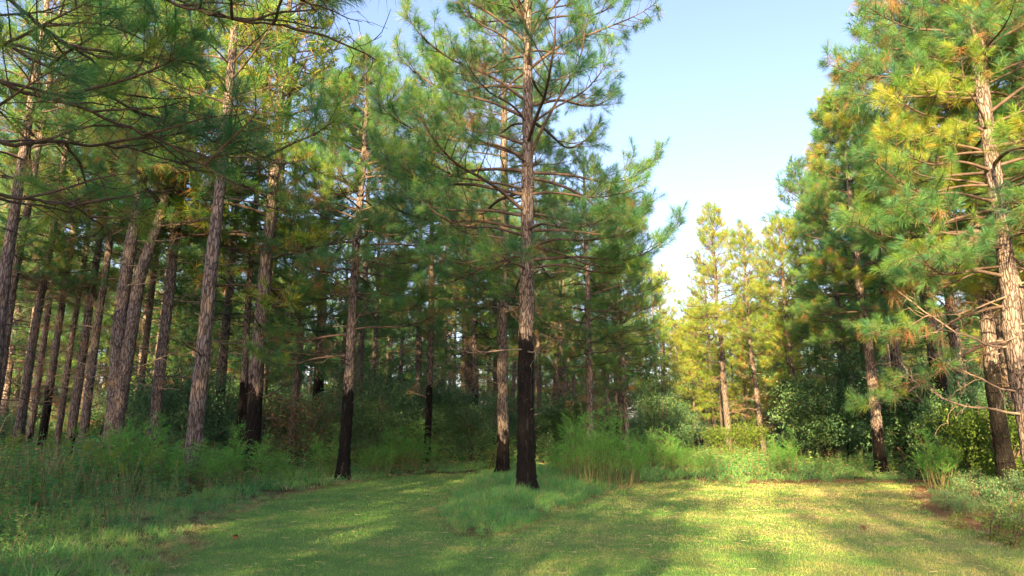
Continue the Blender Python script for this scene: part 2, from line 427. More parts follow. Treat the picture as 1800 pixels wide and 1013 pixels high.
# ------------------------------------------------------------------ trunks and trees
def trunk_geo(g, path, r0, H, char=0, segs=18, step=.09, seed=0, flare=.45, r1=.03):
    """path: (k,3) control points from the ground up"""
    rg = np.random.default_rng(seed); path = np.asarray(path, float)
    zc = path[:, 2]; n = max(8, int((zc[-1] - zc[0]) / step)); z = np.linspace(zc[0], zc[-1], n)
    x = np.interp(z, zc, path[:, 0]); y = np.interp(z, zc, path[:, 1])
    k = 9; ker = np.ones(k) / k
    if n > 2 * k:
        xp = np.pad(x, k // 2, mode='edge'); yp = np.pad(y, k // 2, mode='edge')
        x = np.convolve(xp, ker, 'valid')[:n]; y = np.convolve(yp, ker, 'valid')[:n]
    s = np.clip((z - 0) / H, 0, 1); r0 = r0 * 1.1
    r = r0 * ((1 - s) ** .75) * .95 + r1 * s + r0 * flare * np.exp(-np.maximum(z, 0) / .3)
    J = rg.normal(0, 1, (n, segs)); J = (J + np.roll(J, 1, 0) + np.roll(J, 2, 0)) / 3
    jit = 1 + .075 * J + .03 * rg.normal(0, 1, (n, 1))
    fl = np.exp(-np.maximum(z, 0) / .28)[:, None] * .22 * np.sin(np.linspace(0, 2 * pi, segs, endpoint=False) * 5 + seed)[None]
    V, F = tube(np.column_stack([x, y, z]), r, segs, jit + fl)
    ch = np.repeat(np.clip((char + .25 - z) / 1.35 + .5, -.2, 1.6), segs) if char > 0 else 0.0
    g.add(V, F, .5, ch)
def stub_knots(g, path, r0, H, rg, n=10):
    for k in range(n):
        z = rg.uniform(1.2, H * .5); x = np.interp(z, path[:, 2], path[:, 0]); y = np.interp(z, path[:, 2], path[:, 1])
        a = rg.uniform(0, 2 * pi); r = r0 * (1 - z / H) ** .75
        d = np.array([cos(a), sin(a), .3]); l = rg.uniform(.05, .2)
        P = np.array([[x, y, z] + d * (r * .7), [x, y, z] + d * (r + l)]); g.add(*tube(P, [.022, .009], 5), .5, 0)
def profile(kind, s):
    """crown half-width (0..1) at relative height s of the live crown"""
    return (min(1, .55 + s * 2.2)) * (1 - s) ** .55 + .05
def pine(name, label, x, y, H, r0, live0, rad, char=0, lod=1, seed=0, stems=None, dead=(2.5, None), kindmix=.3, dens=1.0, cat='pine tree',
         group=None, airy=False, lean=(0, 0), extra=(), deadn=1.0, skip=None, whorl=.62):
    rg = np.random.default_rng(seed + 500)
    root = thing(name, label, cat, (x, y, gz1(x, y) - .05), group)
    wob = lambda: np.array([[rg.normal(0, .05), rg.normal(0, .05), 0]])
    if stems is None:
        zz = np.linspace(0, H, 8); path = np.column_stack([np.cumsum(rg.normal(0, .05, 8)) + lean[0] * zz, np.cumsum(rg.normal(0, .05, 8)) + lean[1] * zz, zz])
        path[:, :2] -= path[0, :2]; stems = [(path, r0, H)]
    g = G()
    for q, (path, rr, hh) in enumerate(stems):
        path = np.asarray(path, float)
        trunk_geo(g, path, rr, hh, char, 20 if lod == 0 else 12, .08 if lod == 0 else .16, seed + q)
        stub_knots(g, path, rr, hh, rg, 14 if lod == 0 else 6)
    link('trunk', g.mesh('trunk', BARK), root)
    ga = rg.uniform(0, 6)
    for q, (path, rr, hh) in enumerate(stems):
        path = np.asarray(path, float); nst = len(stems)
        pt = lambda z: np.array([np.interp(z, path[:, 2], path[:, 0]), np.interp(z, path[:, 2], path[:, 1]), z])
        # dead lower branches
        z = dead[0]; top = dead[1] or live0 + 1.2
        while z < top:
            for k in range(int(rg.integers(1, 3))):
                if rg.random() < .75 * deadn:
                    add_branch(root, min(lod, 1), 'dead', pt(z + rg.uniform(-.2, .2)), rg.uniform(0, 2 * pi), rg.uniform(-.25, .35), min(rad * rg.uniform(.3, .75), 2.5), rg)
            z += rg.uniform(.35, .75) * nst
        z = live0
        while z < hh - .35:
            s = (z - live0) / (hh - live0)
            nb = int(rg.integers(3, 6)) if nst == 1 else int(rg.integers(2, 4))
            for k in range(nb):
                if rg.random() > dens: continue
                az = ga + k * 2 * pi / nb + rg.normal(0, .35)
                if skip and skip(az, z): continue
                L = rad * profile(None, s) * rg.uniform(.7, 1.15)
                elev = R(-6 + 52 * s ** .8 + rg.normal(0, 7)) + (R(10) if airy else 0)
                kd = airy if airy else ('gold' if (x > 8 and rg.random() < .28) else 'mixed' if (s < .5 and rg.random() < kindmix * 1.7) else 'live')  # some right-hand boughs get the needles with sunlight in their colour
                add_branch(root, lod, kd, pt(z + rg.uniform(-.12, .12)), az, elev, max(L, .5), rg)
            ga += 1.1; z += whorl * .85 * rg.uniform(.8, 1.3) * (1 - .35 * s)
        add_branch(root, lod, 'live', pt(hh - .1), 0, R(86), .8, rg)
    for (z, az, elev, L, kd) in extra:
        path = np.asarray(stems[0][0], float)
        add_branch(root, lod, kd, (np.interp(z, path[:, 2], path[:, 0]), np.interp(z, path[:, 2], path[:, 1]), z), az, elev, L, rg, 0)
    return root

# whole-crown meshes for the pines further off
def crown_arr(H, live0, rad, seed, dens=1.0, brown=.3):
    rg = np.random.default_rng(seed); g = G(); z = live0; ga = rg.uniform(0, 6)
    zd = live0 * .35
    while zd < live0:
        d, s = pick(2, 'dead', rad * rg.uniform(.25, .65), rg); M = rotz(rg.uniform(0, 6.28)) @ roty(rg.uniform(-.3, .2)) * s
        g.add_arr(d['arr'][0], M, np.array([0, 0, zd]), 1); zd += rg.uniform(.4, .9)
    while z < H - .3:
        s = (z - live0) / (H - live0); nb = int(rg.integers(3, 6))
        for k in range(nb):
            if rg.random() > dens: continue
            L = max(.5, rad * profile(None, s) * rg.uniform(.7, 1.2)); el_ = R(-4 + 52 * s ** .8 + rg.normal(0, 8))
            d, sc = pick(2, 'mixed' if s < .4 and rg.random() < brown else 'live', L, rg)
            M = rotz(ga + k * 6.283 / nb + rg.normal(0, .3)) @ roty(-el_) @ rotx(rg.uniform(-.3, .3)) * sc
            off = np.array([0, 0, z + rg.uniform(-.1, .1)])
            g.add_arr(d['arr'][0], M, off, 1)
            if d['arr'][1] is not None: g.add_arr(d['arr'][1], M, off, 0)
        ga += 1.1; z += .58 * rg.uniform(.8, 1.3) * (1 - .3 * s)
    return g
FARV = []; GOLDV = []
for k, (H, l0, rad) in enumerate([(15, 6.0, 3.1), (16, 7.2, 2.9), (14, 5.0, 3.1), (17, 7.6, 3.0), (15, 4.2, 3.3), (15, 9.3, 2.7)]):
    cm = crown_arr(H, l0, rad, 900 + k, .70).mesh('crown', [NEEDLE, TWIG], False)
    g = G(); rg = np.random.default_rng(k); zz = np.linspace(0, H, 7)
    path = np.column_stack([np.cumsum(rg.normal(0, .05, 7)), np.cumsum(rg.normal(0, .05, 7)), zz]); path[:, :2] -= path[0, :2]
    g2 = G(); trunk_geo(g, path, .19, H, [1.6, 0, 2.6, 0.8, 2.0, 0][k], 10, .3, k); stub_knots(g, path, .19, H, rg, 8)
    FARV.append((H, cm, g.mesh('trunk', BARK)))
    gm = cm.copy(); gm.materials[0] = SUNLIT_NEEDLE; GOLDV.append((H, gm, FARV[-1][2]))  # same crown with the sunlit yellow painted into its needles
def far_pine(x, y, H, label, group, v, rz, name='pine_tree', gold=False):
    H0, cm, tm = (GOLDV if gold else FARV)[v]; s = H / H0
    root = thing(name, label, 'pine tree', (x, y, gz1(x, y) - .05), group, rz); root.scale = (s, s, s)
    link('trunk', tm, root); link('crown', cm, root); return root

# ------------------------------------------------------------------ named pines (positions read off the photograph)
def skyline(u):
    return float(np.interp(u, [560, 600, 690, 720, 960, 1000, 1080, 1120, 1200, 1340, 1380, 1430, 1490, 1530], [-400, 110, 110, -200, -200, 240, 310, 410, 440, 430, 395, 300, 60, -400]))
def height_at(v, d): return CAMH + d * tan(R(PITCH) + atan((506.5 - v) / 1200))
def B(u, v): return gp(u, v)

x, y = B(925, 872)
fk = np.array([[0, 0, 0], [.02, 0, 5], [.05, 0, 8.8], [.75, -.3, 11.5], [1.5, -.6, 15]])
pine('pine_tree', 'tallest foreground pine on the grassy island, lower trunk burnt black by fire', x, y, 19, .235, 6.0, 5.2, 3.9, 0, 11,
     stems=[(np.array([[0, 0, 0], [.0, 0, 3], [.06, 0, 7], [.1, 0, 12], [.12, 0, 19]]), .235, 19)], dead=(3.9, 7.5), dens=.76, kindmix=.10, deadn=1.0, whorl=.66,
     extra=[(9.2, R(-12), R(62), 4.6, 'airy'), (9.4, R(178), R(14), 4.8, 'live'), (8.2, R(186), R(10), 4.8, 'live'), (10.6, R(172), R(24), 4.6, 'live'), (7.2, R(176), R(8), 4.6, 'live'), (6.3, R(-10), R(6), 4.6, 'live'), (8.9, R(5), R(4), 4.3, 'live')])
x, y = B(885, 836)
pine('pine_tree', 'grey-barked pine just behind and left of the burnt foreground pine', x, y, 23, .23, 7.0, 3.8, 1.2, 1, 12, dead=(3, 9), kindmix=.35, dens=.9)
x, y = B(602, 846)
pine('pine_tree', 'leaning pine at the left edge of the mown path, trunk charred to head height', x, y, 15.8, .20, 6.6, 3.9, 2.8, 0, 13, lean=(.012, 0), dead=(4.2, 8), kindmix=.35, dens=1.0,
     extra=[(5.2, R(0), R(12), 3.8, 'mixed'), (5.0, R(182), R(6), 3.8, 'mixed'), (4.3, R(185), R(-4), 3.6, 'live'), (5.6, R(20), R(30), 3.2, 'live')])
x, y = B(185, 848)
pA = np.array([[0, 0, 0], [.03, 0, 2.5], [-.14, 0, 4.5], [-.16, 0, 7], [.05, 0, 11], [.1, 0, 22]])
pB = np.array([[.12, -.08, 0], [.2, -.06, 2.5], [.26, 0, 4.5], [.35, 0, 7], [.85, .1, 9.5], [1.3, .2, 12], [1.9, .3, 21]])
pine('forked_pine', 'thick twin-stemmed pine standing in the tall weeds at left', x, y, 17, .26, 8.3, 3.2, .9, 0, 14, stems=[(pA, .25, 22), (pB, .235, 21)], dead=(3.6, 9), kindmix=.4, dens=.65)
x, y = B(263, 843)
pine('pine_tree', 'rough-barked pine leaning right, next right of the twin-stemmed pine', x, y, 24, .20, 9.0, 3.2, .8, 0, 15, lean=(.025, 0), dead=(4, 9.5), kindmix=.35, dens=.56)
x, y = B(415, 834)
pine('forked_pine', 'slim twin-stemmed pine with blackened foot behind the feathery weeds', x, y, 18.5, .19, 8.5, 3.0, 3.4, 1, 16,
     stems=[(np.array([[0, 0, 0], [0, 0, 4], [-.1, 0, 8], [-.05, 0, 25]]), .14, 25), (np.array([[.1, -.1, 0], [.32, -.1, 4], [.62, 0, 8], [.95, 0, 13], [1.3, 0, 25]]), .14, 25)], dead=(4, 9), kindmix=.35, dens=.56)
x, y = B(505, 831)
pine('pine_tree', 'thin young pine beside the russet-leaved sapling', x, y, 10.5, .14, 4.6, 2.4, .8, 1, 17, lean=(.015, 0), dead=(3, 5), kindmix=.3)
x, y = B(750, 826)
pine('pine_tree', 'thin black-footed pine at the far end of the mown path', x, y, height_at(92, y), .16, 6.2, 3.3, 3.6, 1, 18, dead=(3, 8), kindmix=.35, dens=.9)
x, y = B(948, 812)
pine('pine_tree', 'slender pine seen right behind the burnt foreground trunk', x, y, 15, .17, 6.5, 2.8, 0, 1, 19, dead=(3, 8), kindmix=.3)
x, y = B(1040, 826)
pine('pine_tree', 'pale-trunked pine rising behind the big feathery bush', x, y, height_at(285, y), .185, 4.6, 3.5, 0, 1, 20, dead=(3, 6), kindmix=.1, dens=.75)
x, y = B(1105, 822)
pine('pine_tree', 'small pine between the two feathery bushes', x, y, height_at(340, y), .12, 3.8, 2.8, 0, 1, 21, dead=(2.5, 5), kindmix=.15)
x, y = B(1283, 800)
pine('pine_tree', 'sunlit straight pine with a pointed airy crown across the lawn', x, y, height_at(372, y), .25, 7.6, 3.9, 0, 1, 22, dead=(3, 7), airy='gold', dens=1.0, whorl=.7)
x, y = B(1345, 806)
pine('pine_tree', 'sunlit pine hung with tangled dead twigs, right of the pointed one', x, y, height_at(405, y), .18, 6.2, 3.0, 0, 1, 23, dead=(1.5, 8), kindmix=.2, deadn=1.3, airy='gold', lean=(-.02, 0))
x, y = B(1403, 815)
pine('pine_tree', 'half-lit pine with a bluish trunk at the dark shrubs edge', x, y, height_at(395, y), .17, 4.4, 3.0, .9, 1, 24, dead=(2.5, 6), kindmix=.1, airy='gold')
x, y = B(1550, 839)
pine('pine_tree', 'black-footed pine at the right end of the lawn below the hanging bough', x, y, height_at(165, y), .20, 5.4, 2.9, 1.3, 0, 25, dead=(3.4, 7), kindmix=.15)
x, y = B(1470, 826)
pine('pine_tree', 'full-crowned pine overtopping the dark shrubs across the lawn', x * 1.15, y + 3, height_at(300, y + 3), .18, 4.6, 3.0, .9, 1, 26, dead=(3.0, 6), kindmix=.1)
x, y = B(1776, 868)
pine('pine_tree', 'pine with a soot-black lower trunk at the right edge', x, y, 17, .20, 5.6, 3.3, 3.1, 0, 27, dead=(3, 8), kindmix=.3, dens=.85)
x, y = B(1832, 893)
pR = pine('forked_pine', 'sunlit rough-barked pine with a rising side stem, rightmost by the lawn', x, y, 17, .215, 5.4, 4.2, 0, 0, 28,
     stems=[(np.array([[0, 0, 0], [-.03, 0, 2.0], [-.09, 0, 3.6], [.03, 0, 5], [.08, 0, 8], [.15, 0, 17]]), .215, 17),
            (np.array([[-.05, 0, 3.0], [.32, .05, 3.6], [.36, .05, 4.4], [.2, .05, 5.6], [.25, .1, 8], [.4, .1, 12]]), .09, 12)], dead=(1.8, 7.5), kindmix=.25, dens=.9,
     extra=[(3.65, R(187), R(-1), 4.0, 'airy'), (3.55, R(195), R(-7), 3.4, 'dead'), (2.0, R(192), R(-3), 3.2, 'dead'), (2.5, R(200), R(4), 2.4, 'dead'), (5.2, R(200), R(-2), 4.0, 'live'), (6.2, R(178), R(0), 4.2, 'live'),
            (7.0, R(190), R(8), 3.8, 'live'), (7.8, R(200), R(14), 3.6, 'gold'), (8.8, R(185), R(20), 3.2, 'gold'), (4.5, R(175), R(0), 3.6, 'mixed')])
x, y = B(1905, 875)
pine('pine_tree', 'slim pine partly cut by the right edge of the view', x, y, 16, .17, 6, 3.2, 1.0, 0, 29, dead=(3, 8), kindmix=.4)
# left grove, one pine after another
grove = [(20, 838, .19, 0, 'leftmost large pine of the left grove'), (42, 828, .16, 1.2, 'thin pine close right of the leftmost grove pine'), (66, 832, .18, 3.2, 'blackened pine in the left grove'),
         (94, 828, .16, 0, 'straight pine right of the blackened grove pine'), (113, 836, .19, 1.0, 'pine with a sun-struck patch halfway up in the left grove'),
         (138, 838, .18, 0, 'last grove pine before the twin-stemmed one, slightly bent'), (229, 826, .17, 1.5, 'thin pine showing between the twin-stemmed and the leaning pine'),
         (-35, 842, .2, 0, 'pine just at the left border of the view')]
for k, (u, v, r_, ch, lb) in enumerate(grove):
    x, y = B(u, v)
    pine('pine_tree', lb, x, y, 20.5 + (k * 37 % 5) * .8, r_ * .86, 7.6, 2.9, ch, 1, 40 + k, dead=(2.4, 8.5), kindmix=.35, dens=.62, deadn=1.25, lean=(.012, 0))
# overhanging pine just outside the frame at left: its long boughs cross the top left
def bough(root, pts, lod, rg, kind='live'):
    """a long bare limb through world points, carrying side branches at its outer half"""
    o0 = np.array(root.location); P = np.array(pts, float) - o0
    t = np.linspace(0, 1, len(P)); tt = np.linspace(0, 1, 26)
    Q = np.column_stack([np.interp(tt, t, P[:, i]) for i in range(3)])
    for _ in range(3): Q[1:-1] = (Q[:-2] + Q[1:-1] * 2 + Q[2:]) / 4
    Q += np.random.default_rng(5).normal(0, .012, Q.shape)
    g = G(); L = np.linalg.norm(np.diff(Q, axis=0), axis=1).sum()
    g.add(*tube(Q, np.linspace(.026, .008, 26), 8))
    ob = link('branch', g.mesh('branch', TWIG), root)
    T = unit(np.gradient(Q, axis=0))
    for k in range(int(L * 1.6)):
        s = .22 + .78 * (k + rg.random()) / int(L * 1.6); i = min(int(s * 25), 25)
        az = atan2(T[i, 1], T[i, 0]) + (1 if k % 2 else -1) * rg.uniform(.4, 1.0)
        kd = 'bare' if rg.random() < (.62 if kind == 'airy' else .25) else kind
        d, sc = pick(lod, kd, rg.uniform(.7, 1.5) * (1.2 - .5 * s), rg)
        so = link('side_branch', d['wood'], ob, Q[i], (0, 0, 0), sc)
        M = rotz(az) @ roty(-rg.uniform(-.2, .5)) @ rotx(rg.uniform(-.4, .4)); so.rotation_euler = Matrix(M.tolist()).to_euler()
        if d['need'] is not None:
            # needles of a side branch hang on the same bough part
            nb = link('needles', d['need'], ob, Q[i], so.rotation_euler, sc)
rgq = np.random.default_rng(77)
ox, oy = -8.2, 4.6
over = pine('overhanging_pine', 'near pine outside the left border whose dark boughs hang across the upper left', ox, oy, 15, .24, 9.0, 4.0, 0, 0, 61, dead=(4, 4.1), dens=.6, kindmix=.2)
W = lambda u, v, d: at_depth(u, v, d)
for pts in ([(ox, oy, 7.6), W(0, 75, 6.8), W(190, 170, 7.4), W(345, 238, 8.0), W(490, 285, 8.6)],
            [(ox, oy, 6.6), W(0, 150, 6.0), W(150, 190, 6.6), W(290, 250, 7.2), W(420, 330, 7.6)],
            [(ox, oy, 5.4), W(0, 258, 6.2), W(100, 247, 6.8), W(240, 262, 7.6), W(350, 300, 8.2)],
            [(ox, oy, 4.6), W(0, 345, 6.6), W(120, 358, 7.2), W(200, 410, 8.0)],
            [(ox, oy, 9.0), W(130, -80, 6.0), W(290, 0, 6.2), W(400, 32, 6.0), W(520, 50, 5.8)],
            [(ox, oy, 9.6), W(150, -160, 5.5), W(330, -60, 5.6), W(470, -40, 5.6), W(560, 20, 5.6)],
            [(ox, oy, 8.4), W(20, 0, 6.0), W(90, 60, 6.4), W(160, 100, 6.8), W(270, 110, 7.0)]):
    bough(over, pts, 0, rgq, 'live' if pts[1][2] > 6.8 else 'airy')

# ------------------------------------------------------------------ forest further back
ANCH = [(0, 'the left border'), (20, 'leftmost grove pine'), (66, 'blackened grove pine'), (138, 'last grove pine'), (190, 'twin-stemmed thick pine'), (270, 'leaning rough-barked pine'), (425, 'slim twin stems'),
        (508, 'thin young pine'), (610, 'charred leaning pine'), (753, 'thin black-footed pine'), (887, 'grey-barked pine'), (928, 'burnt foreground pine'), (1040, 'pale-trunked pine'), (1105, 'small pine'),
        (1277, 'pointed sunlit pine'), (1340, 'twiggy sunlit pine'), (1398, 'half-lit pine'), (1543, 'black-footed lawn pine'), (1755, 'soot-black pine'), (1800, 'the right border')]
ORD = ['nearest', 'second nearest', 'third nearest', 'fourth nearest', 'fifth nearest', 'sixth nearest', 'seventh nearest', 'eighth nearest']
rank = {}
def gap_label(x, y, what, fallback):
    u = 900 + 1200 * x / y
    for (a, na), (b, nb) in zip(ANCH, ANCH[1:]):
        if a <= u < b:
            k = (what, a); n = rank.get(k, 0); rank[k] = n + 1
            if n < 8: return '%s %s seen between %s and %s' % (ORD[n], what, na, nb)
    return fallback
placed = [(o.location.x, o.location.y) for o in bpy.data.objects if o.parent is None and o.type == 'EMPTY']
def clear(x, y, dmin):
    return all((x - a) ** 2 + (y - b) ** 2 > dmin * dmin for a, b in placed)
rf = np.random.default_rng(31)
cand = []
for yy in np.arange(22, 92, 3.4):
    for xx in np.arange(-75, 75, 3.4):
        cand.append((xx + rf.normal(0, .7), yy + rf.normal(0, .7)))
cand.sort(key=lambda c: c[1])
nfar = 0
for k, (u, d, H) in enumerate([(1190, 52, 9), (1215, 56, 8.5), (1240, 60, 7), (1262, 58, 9), (1305, 56, 8), (1322, 62, 9.5), (1365, 54, 9), (1378, 60, 10), (1165, 50, 10), (1205, 60, 9), (1285, 62, 9.5), (1345, 63, 10), (1420, 50, 9)]):
    xx = (u - 900) / 1200 * d
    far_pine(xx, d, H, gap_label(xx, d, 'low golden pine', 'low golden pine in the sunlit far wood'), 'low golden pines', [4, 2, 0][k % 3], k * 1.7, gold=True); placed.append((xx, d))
for (x, y) in cand:
    u = 900 + 1200 * x / (y * cos(_p) + 0)      # rough column in the photograph
    if u < -150 or u > 1950: continue
    if signed(np.array([[x, y]]))[0] < 2.5: continue
    if u > 640 and u < 1120 and y < 36: continue
    if 1120 <= u < 1560 and y < 34: continue
    dm = 2.2 if y < 45 else 3.2
    if not clear(x, y, dm): continue
    p = .47 if y < 45 else (.42 if y < 65 else .42)
    if 1150 < u < 1420 and y < 54: continue
    if 1170 < u < 1400: p *= .75
    if rf.random() > p: continue
    H = rf.uniform(16, 22)
    H = min(H, height_at(skyline(u) + rf.uniform(0, 60), y))
    if H < 5: continue
    if u < 560: lb, gr = 'slim pine among the crowded trunks deep in the left wood', 'crowded pines of the left wood'
    elif u < 1120: lb, gr = 'pine standing in the wood behind the two middle pines', 'pines of the middle wood'
    elif u < 1420: lb, gr = 'sun-gilded pine in the low far wood beyond the lawn', 'low pines of the far wood'
    else: lb, gr = 'pine in the wood at the right behind the dark shrubs', 'pines of the right wood'
    lb = gap_label(x, y, 'background pine', lb)
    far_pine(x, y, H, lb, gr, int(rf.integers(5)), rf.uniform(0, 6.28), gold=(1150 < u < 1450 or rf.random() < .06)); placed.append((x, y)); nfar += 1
print('far pines', nfar)

# the wood's remote edge: one mass
def far_wood():
    g = G(); rg = np.random.default_rng(3)
    src = [crown_arr(14, 0.2, 4.4, 950 + k, .6) for k in range(2)]; src = [s.arr() for s in src]
    for k in range(170):
        a = R(rg.uniform(-46, 46)); d = rg.uniform(93, 135); x, y = d * sin(a), d * cos(a)
        u = 900 + 1200 * x / (y * cos(_p)); H = min(rg.uniform(14, 20), height_at(skyline(u) + 20, y)); s = H / 14
        g.add_arr(src[k % 2], rotz(rg.uniform(0, 6)) * s, np.array([x, y, 0.0]))
        g.add(*tube([[x, y, -1], [x, y, H * .95]], [.22, .03], 6), .5, 0, 1)
    tag(link('far_wood', g.mesh('far_wood', [NEEDLE, TWIG], False)), 'distant mass of pines closing the view beyond the forest', 'far wood', kind='stuff')
far_wood()

# ------------------------------------------------------------------ pines behind the viewer that shade the clearing
rs = np.random.default_rng(8)
shade = []
for row, yy in enumerate((-9, -14, -20)):
    for xx in np.arange(-6.9 + (yy + 9) * .29, -58, -2.9):
        if abs(xx - (-10.7 + (yy + 9) * .29)) < 1.3: continue
        shade.append((xx + rs.normal(0, .6), yy + rs.normal(0, .8), rs.uniform(18.5, 22)))
for xx in np.arange(-6.2, -40, -3.0):
    if abs(xx + 11.4) > 1.5: shade.append((xx, -11.5 + rs.normal(0, .5), rs.uniform(11, 13)))
for xx in np.arange(-4.5, -22, -2.5):
    if abs(xx + 10.3) > 1.2: shade.append((xx, -7.4 + rs.normal(0, .3), rs.uniform(10, 11)))
shade += [(-9, -45, 17), (-3, -47, 17.5), (-6.4, -20.5, 14.5), (-2.9, -22, 15), (.6, -20, 14.5), (4.2, -21.5, 15), (-1.5, -34, 13.3), (9.5, -36, 15), (14.5, -15, 18), (16.5, -18, 18), (20, -14, 18), (24, -17, 18), (12, -27, 17), (28, -13, 18)]
for (x, y, H) in shade:
    far_pine(x, y, H, 'tall pine of the wood on the near side of the clearing, behind the viewer', 'pines behind the viewer', [2, 4, 0][int(rs.integers(3))] if H > 17.9 or H < 13.01 else 5, rs.uniform(0, 6.28))

# ------------------------------------------------------------------ broadleaved shrubs and small trees
def shrub_arr(H, W_, nleaf, leaf, seed, russet=0.0, open_=False):
    rg = np.random.default_rng(seed); wd = G(); lf = G()
    ns = 6 if not open_ else 3; cl = []
    for k in range(ns):
        a = rg.uniform(0, 6.28); P = curve((rg.normal(0, .08), rg.normal(0, .08), -.05), (cos(a) * .35, sin(a) * .35, 1), H * rg.uniform(.7, 1.0), 8, .3, .09, rg)
        wd.add(*tube(P, np.linspace(.012 * H + .008, .006, 9), 5), .5)
        for q in range(int(7 * H / 2)):
            s = rg.uniform(.22, 1.0); i = min(int(s * 8), 7); b = rg.uniform(0, 6.28)
            Q = curve(P[i], (cos(b), sin(b), rg.uniform(-.1, .6)), W_ * rg.uniform(.2, .55) * (1.15 - s * .6), 4, 0, .14, rg)
            wd.add(*tube(Q, np.linspace(.009, .003, 5), 3), .5)
            for z in range(2, 5): cl.append(Q[z])
    cl = np.array(cl)
    idx = rg.integers(len(cl), size=nleaf); c = cl[idx] + rg.normal(0, 1, (nleaf, 3)) * np.array([.20, .20, .13]) * (H / 3) ** .5
    c[:, 2] = np.maximum(c[:, 2], .05)
    d = unit(rg.normal(size=(nleaf, 3)) + np.array([0, 0, -.25])); s_ = unit(np.cross(d, rg.normal(size=(nleaf, 3)) * .6 + np.array([0, 0, 1.0])))
    L = leaf * rg.uniform(.6, 1.2, (nleaf, 1)); w = L * .24
    nrm = np.cross(d, s_) * L * .06
    V = np.stack([c, c + d * L * .5 + s_ * w + nrm, c + d * L, c + d * L * .5 - s_ * w + nrm], 1).reshape(-1, 3)
    b = np.arange(nleaf)[:, None] * 4; F = np.concatenate([b + [0, 1, 2], b + [0, 2, 3]])
    cv = rg.normal(.45, .2, len(cl))[idx] + rg.normal(0, .1, nleaf)
    lf.add(V, F, np.repeat(np.clip(cv, 0, 1), 4), np.repeat((rg.random(nleaf) < russet).astype(float), 4))
    return wd, lf
SHV = {}
for nm, args, mt in (('dense', (4.2, 3.4, 15000, .10, 1), LEAF), ('dense2', (3.2, 3.2, 13000, .10, 2), LEAF), ('tree', (6.5, 4.2, 15000, .11, 3), LEAF),
                     ('russet', (3.6, 3.0, 4200, .09, 4, .5), LEAF), ('bright', (2.0, 2.0, 4500, .08, 5), YLEAF), ('low', (1.0, 1.4, 2200, .055, 6, .05), GREYLEAF), ('open', (4.5, 2.4, 3000, .10, 7, .08, True), LEAF),
                     ('seed', (.9, .8, 420, .07, 8, .1, True), YLEAF)):
    wd, lf = shrub_arr(*args); SHV[nm] = (args[0], wd.mesh('stem', TWIG), lf.mesh('foliage', mt, False))
def shrub(kind, x, y, H, label, group=None, name='shrub', cat='shrub', wide=1.0):
    H0, wm, lm = SHV[kind]; s = H / H0
    root = thing(name, label, cat, (x, y, gz1(x, y)), group, random.uniform(0, 6.28)); root.scale = (s * wide, s * wide, s)
    link('stem', wm, root); link('foliage', lm, root)
